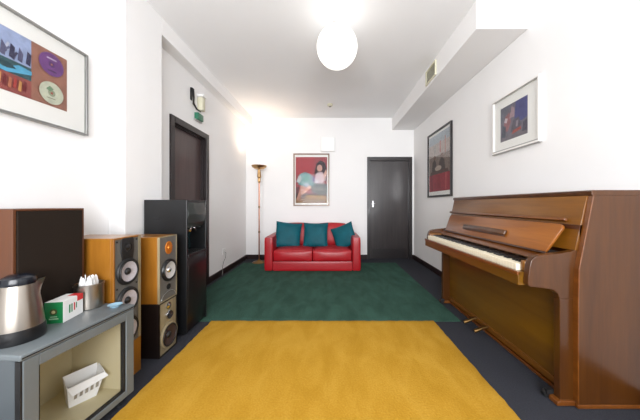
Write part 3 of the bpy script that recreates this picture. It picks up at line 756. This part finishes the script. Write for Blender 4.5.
for (y, z) in ((1.575, .93), (1.735, .93), (1.575, .63), (1.735, .63)): add_lathe(bm, [(.006, -.004), (.006, -.001)], (xf, y, z), 0, 12)
obj('screw', bm, M['blackm'], tw)

# lower and upper of the small stack
xs = -1.29
lo = thing('bookshelf_speaker', 'dark-sided loudspeaker on the floor under the honey wood one', 'loudspeaker', (-1.45, 1.99, 0))
cabinet(lo, xs, .34, 1.884, 2.100, 0, .413, M['spk_dk'], M['spk_be'], .010)
driver(lo, xs - .002, 1.992, .132, .1, M['coned'], M['spk_be'])
driver(lo, xs - .002, 1.992, .292, .034, M['coned'], M['chrome'], True, M['black'])
bm = BM(); add_lathe(bm, [(.028, -.004), (.028, .002), (.02, .002), (.012, .008), (.0005, .011)], (xs, 1.992, .362), 0, 24); obj('tweeter', bm, M['chrome'], lo, smooth=True)
up = thing('bookshelf_speaker', 'honey wood loudspeaker with copper tweeter plate, standing on the dark-sided one', 'loudspeaker', (-1.45, 1.99, .413))
cabinet(up, xs, .34, 1.884, 2.100, .413, .92, M['spk_or'], M['baf'], .009)
driver(up, xs - .002, 1.994, .648, .088, M['conep'], M['black'], True, M['chrome'])
bm = BM(); add_prism(bm, [(1.994 + .042 * math.cos(PI / 2 + 2 * PI * k / 14) * (1.0 if k % 2 else .95), .825 + .052 * math.sin(PI / 2 + 2 * PI * k / 14)) for k in range(14)], 0, xs - .005, xs + .003, .002)
tp = obj('tweeter_plate', bm, M['cop'], up, label='copper tweeter plate')
bm = BM(); add_lathe(bm, [(.018, .002), (.016, .007), (.0005, .012)], (xs, 1.994, .825), 0, 20); obj('tweeter_dome', bm, M['cop'], tp, smooth=True)
bm = BM(); add_lathe(bm, [(.022, -.004), (.022, .001), (.017, .001), (.016, -.003), (.0005, -.003)], (xs, 1.994, .515), 0, 20); obj('bass_port', bm, M['blackm'], up)
bm = BM()
pts = [(xs, 1.994 + .085 * math.cos(a), .43 + .05 * math.sin(a)) for a in [PI * k / 12 for k in range(13)]]
add_tube(bm, pts, .0025, 6); obj('moulded_ridge', bm, M['silver'], up)

# ------------------------------------------------------------------ grey glass fronted cabinet
M['gry'] = mat('grey_blue_metal', (82, 89, 93), .4, .15, var=.04)
M['gryl'] = mat('light_grey_metal', (106, 113, 116), .4, .15, var=.04)
M['beige'] = mat('beige_liner', (198, 188, 154), .55, var=.05, scale=2)
CZ = .57
rz = math.radians(-5)     # rotates the long front slightly
cb = thing('display_cabinet', 'low grey cabinet with a framed glass door in the near left corner', 'cabinet', (-1.225, .988, 0), rz)
# local frame: +y runs away along the front, -x goes into the cabinet
W_, D_ = .513, .49
bm = BM()
add_box(bm, -D_, -.03, 0, .02, .05, CZ - .025, .002); add_box(bm, -D_, -.03, W_ - .02, W_, .05, CZ - .025, .002)
add_box(bm, -D_, -D_ + .015, .02, W_ - .02, .05, CZ - .025); add_box(bm, -D_ + .015, -.03, .02, W_ - .02, .05, .068)
obj('carcass', bm, M['gry'], cb, local=True)
bm = BM(); add_box(bm, -D_ - .004, .002, -.004, W_ + .004, CZ - .025, CZ, .006, 3); tpz = obj('top', bm, M['gryl'], cb, local=True, smooth=True)
bm = BM(); add_box(bm, -.002, .0035, 0, W_, CZ - .016, CZ - .011); obj('groove', bm, M['blackm'], tpz, local=True)
bm = BM()
add_box(bm, -.40, -.38, .022, W_ - .022, .07, CZ - .03); add_box(bm, -.38, -.05, .021, .027, .07, CZ - .03); add_box(bm, -.38, -.05, W_ - .027, W_ - .021, .07, CZ - .03)
add_box(bm, -.38, -.05, .027, W_ - .027, .069, .074); 
obj('liner', bm, M['beige'], cb, local=True)
bm = BM()
fr0, fr1 = .058, .05
add_box(bm, -.028, 0, .006, fr0, .05, CZ - .027, .003); add_box(bm, -.028, 0, W_ - fr1, W_, .05, CZ - .027, .003)
add_box(bm, -.028, 0, fr0, W_ - fr1, CZ - .075, CZ - .027, .003); add_box(bm, -.028, 0, fr0, W_ - fr1, .05, .085, .003)
dr = obj('door', bm, M['gryl'], cb, local=True)
bm = BM()
add_box(bm, -.026, -.006, fr0, fr0 + .006, .085, CZ - .075); add_box(bm, -.026, -.006, W_ - fr1 - .012, W_ - fr1, .085, CZ - .075)
add_box(bm, -.026, -.006, fr0, W_ - fr1, .085, .093); obj('door_seal', bm, M['rub'], dr, local=True)
bm = BM(); add_box(bm, -.018, -.013, fr0, W_ - fr1, .085, CZ - .075); obj('glass_pane', bm, M['glass'], dr, local=True)
bm = BM(); add_box(bm, -.029, -.004, .0, .006, .05, CZ - .027); obj('hinge_seal', bm, M['rub'], cb, local=True)
for x in (-.05, -D_ + .05):
    for y in (.05, W_ - .05):
        bm = BM(); add_lathe(bm, [(.02, 0), (.02, .05)], (x, y, 0), 2, 14); obj('foot', bm, M['blackm'], cb, local=True)
# white open carton lying inside
ct = thing('white_carton', 'crumpled white open carton behind the glass of the grey cabinet', 'carton', (-1.378, 1.392, .0745), math.radians(-35))
bm = BM()
def quad(bm, a, b_, c_, e_, th=.003):
    n = (Vector(b_) - Vector(a)).cross(Vector(c_) - Vector(a)).normalized() * th
    t = bmesh.new(); lo_ = [t.verts.new(Vector(p)) for p in (a, b_, c_, e_)]; hi_ = [t.verts.new(Vector(p) + n) for p in (a, b_, c_, e_)]
    t.faces.new(lo_[::-1]); t.faces.new(hi_)
    for i in range(4): t.faces.new([lo_[i], lo_[(i + 1) % 4], hi_[(i + 1) % 4], hi_[i]])
    merge(bm, t)
quad(bm, (0.01, -.07, 0), (0.01, .06, 0), (.03, .10, .15), (.02, -.08, .13)); quad(bm, (0.01, -.07, 0), (-.08, -.07, 0), (-.085, -.085, .17), (.02, -.08, .13))
quad(bm, (-.08, -.07, 0), (-.08, .06, 0), (-.085, .09, .18), (-.085, -.085, .17)); quad(bm, (0.01, .06, 0), (-.08, .06, 0), (-.085, .09, .18), (.03, .10, .15))
quad(bm, (0.01, -.07, 0), (0.01, .06, 0), (-.08, .06, 0), (-.08, -.07, 0))
obj('carton_body', bm, M['paper'], ct, local=True)
ct.scale = (.84, .84, .84)
bm = BM(); quad(bm, (.02, -.08, .13), (.03, .10, .15), (.055, .115, .125), (.05, -.06, .085)); obj('flap', bm, M['paper'], ct, local=True)
bm = BM()
for k in range(5):
    y = -.05 + k * .026; add_prism(bm, [(y, .05 + k * .004), (y + .014, .052 + k * .004), (y + .018, .10 + k * .004), (y + .006, .098 + k * .004)], 0, .026, .030)
obj('printed_marks', bm, mat('grey_print', (150, 144, 134), .7), ct, local=True)

# big speaker on the cabinet
bs = thing('large_speaker', 'large brown speaker with a black cloth grille, standing on the grey cabinet', 'loudspeaker', (-1.61, 1.34, CZ))
xb = -1.492
bm = BM(); add_box(bm, xb - .225, xb - .006, 1.170, 1.508, CZ, 1.148, .003); obj('cabinet', bm, M['spk_br'], bs)
bm = BM()
for (a, b_, c_, e_) in ((1.170, 1.182, CZ, 1.148), (1.498, 1.508, CZ, 1.148), (1.182, 1.498, 1.139, 1.148), (1.182, 1.498, CZ, CZ + .01)):
    add_box(bm, xb - .008, xb + .002, a, b_, c_, e_, .0015)
obj('edge_trim', bm, M['spk_dk'] if False else M['spk_br'], bs)
M['grille'] = mat('black_grille_cloth', (40, 33, 28), .9, var=.12, scale=300, bump=.3, bscale=700, spec=.1)
bm = BM(); add_box(bm, xb - .008, xb + .006, 1.184, 1.496, CZ + .012, 1.137, .004); obj('grille', bm, M['grille'], bs)

# ------------------------------------------------------------------ kettle
kx, ky, kz = -1.392, 1.112, CZ
kt = thing('kettle', 'brushed steel jug kettle with a black lid and base, on the grey cabinet', 'kettle', (kx, ky, kz), math.atan2(.777, .629))
# local +x = spout direction
bm = BM(); add_lathe(bm, [(.083, 0), (.086, .006), (.086, .030), (.084, .045), (.083, .056), (.081, .058)], (0, 0, 0), 2, 48); obj('base', bm, M['black'], kt, smooth=True, local=True)
def kr(h): return .081 - .025 * ((h - .05) / .2) ** 1.15
prof = [(kr(.05 + .2 * i / 16), .05 + .2 * i / 16) for i in range(17)]
t = BM(); add_lathe(t, prof, (0, 0, 0), 2, 48)
for v in t.verts:      # pull out the pouring lip
    if v.co.z > .19:
        a = math.atan2(v.co.y, v.co.x); k = max(0, 1 - abs(a) / .55) ** 1.3 * ((v.co.z - .19) / .06) ** 1.4
        v.co.x += .024 * k; v.co.z += .010 * k
obj('jug', t, M['steel'], kt, smooth=True, local=True)
bm = BM(); add_lathe(bm, [(.057, .246), (.058, .260), (.053, .275), (.032, .288), (.0005, .291)], (0, 0, 0), 2, 40)
add_box(bm, -.075, -.03, -.017, .017, .252, .272, .006, 3); obj('lid', bm, mat('dark_blue_plastic', (12, 17, 26), .25), kt, smooth=True, local=True)
bm = BM(); add_tube(bm, [(-.045, 0, .262), (-.08, 0, .268), (-.112, 0, .255), (-.128, 0, .22), (-.130, 0, .16), (-.122, 0, .10), (-.10, 0, .07), (-.068, 0, .062)], [.013, .014, .015, .015, .014, .013, .012, .011], 14)
obj('handle', bm, M['black'], kt, smooth=True, local=True)

# tea box
tb = thing('tea_box', 'green and white tea carton between the kettle and the steel tin', 'tea box', (-1.352, 1.262, CZ), math.radians(11))
M['tgreen'] = mat('green_card', (12, 118, 62), .5, var=.04)
M['tred'] = mat('red_card', (206, 52, 52), .5, var=.04)
bm = BM(); add_box(bm, -.078, 0, 0, .128, 0, .108, .001); obj('carton', bm, M['paper'], tb, local=True)
bm = BM(); add_box(bm, -.0785, -.001, -.0012, .0002, .001, .107); gf = obj('green_end', bm, M['tgreen'], tb, local=True, label='green end face')
bm = BM(); add_lathe(bm, [(.016, -.002), (.016, -.001)], (-.040, -.0005, .058), 1, 20); em_ = obj('round_emblem', bm, mat('emblem_dark', (60, 70, 30), .5), gf, local=True)
bm = BM(); add_lathe(bm, [(.008, -.0028), (.008, -.002)], (-.040, -.0005, .058), 1, 16); obj('emblem_centre', bm, mat('emblem_light', (190, 180, 130), .5), em_.parent, local=True)
bm = BM(); add_box(bm, -.06, -.02, -.002, -.0012, .020, .026); add_box(bm, -.055, -.025, -.002, -.0012, .032, .036); obj('end_lettering', bm, mat('pale_ink', (160, 196, 160), .5), gf, local=True)
bm = BM(); add_box(bm, -.0005, .0008, .088, .1275, .078, .1075); add_box(bm, -.045, .0, .086, .128, .1075, .1086); obj('red_corner', bm, M['tred'], tb, local=True, label='red corner patch')
bm = BM()
for (y, w, z0_, z1_, mi) in ((.035, .008, .035, .078, 0), (.050, .006, .035, .078, 0), (.066, .007, .038, .078, 1), (.080, .005, .045, .075, 0)):
    add_box(bm, -.0005, .0009, y, y + w, z0_, z1_, mi=mi)
obj('side_lettering', bm, [M['tgreen'], M['tred']], tb, local=True)

# tin with sachets
tn = thing('steel_tin', 'round steel tin filled with white sachets, behind the tea box', 'tin', (-1.412, 1.462, CZ))
bm = BM(); r = .065
add_lathe(bm, [(r - .004, 0), (r, .003), (r, .128), (r + .003, .130), (r + .003, .138), (r, .140), (r - .003, .138), (r - .003, .012), (.0005, .010)], (0, 0, 0), 2, 40)
obj('can', bm, M['steel'], tn, smooth=True, local=True)
proto = None
for k in range(13):
    a = k * 2.4; rr = .042 * math.sqrt((k + .5) / 13)
    if proto is None:
        bm = BM(); add_prism(bm, [(-.010, 0), (.010, 0), (.014, .12), (.009, .150), (.002, .163), (-.006, .152), (-.014, .125)], 1, -.0022, .0022, .0015); proto = obj('sachet', bm, M['paper'], smooth=True); s = proto
    else: s = proto.copy(); COL.objects.link(s)
    s.location = (-1.412 + rr * math.cos(a) * .8, 1.462 + rr * math.sin(a) * .8, CZ + .014)
    s.rotation_euler = (-rr * math.sin(a) * 2.6, rr * math.cos(a) * 2.6, R.uniform(0, PI))
    s.scale = (1, 1, R.uniform(.94, 1.12)); tag(s, 'slim white paper sachet standing in the steel tin', 'sachet', 'white sachets in the steel tin')
# pale blue dish
di = thing('small_dish', 'small pale blue saucer on the far corner of the grey cabinet', 'dish', (-1.262, 1.462, CZ))
bm = BM(); add_lathe(bm, [(.02, 0), (.022, .004), (.034, .012), (.036, .014), (.033, .014), (.02, .007), (.0005, .006)], (0, 0, 0), 2, 32)
obj('bowl', bm, mat('pale_blue_ceramic', (150, 186, 204), .25, var=.02), di, smooth=True, local=True)
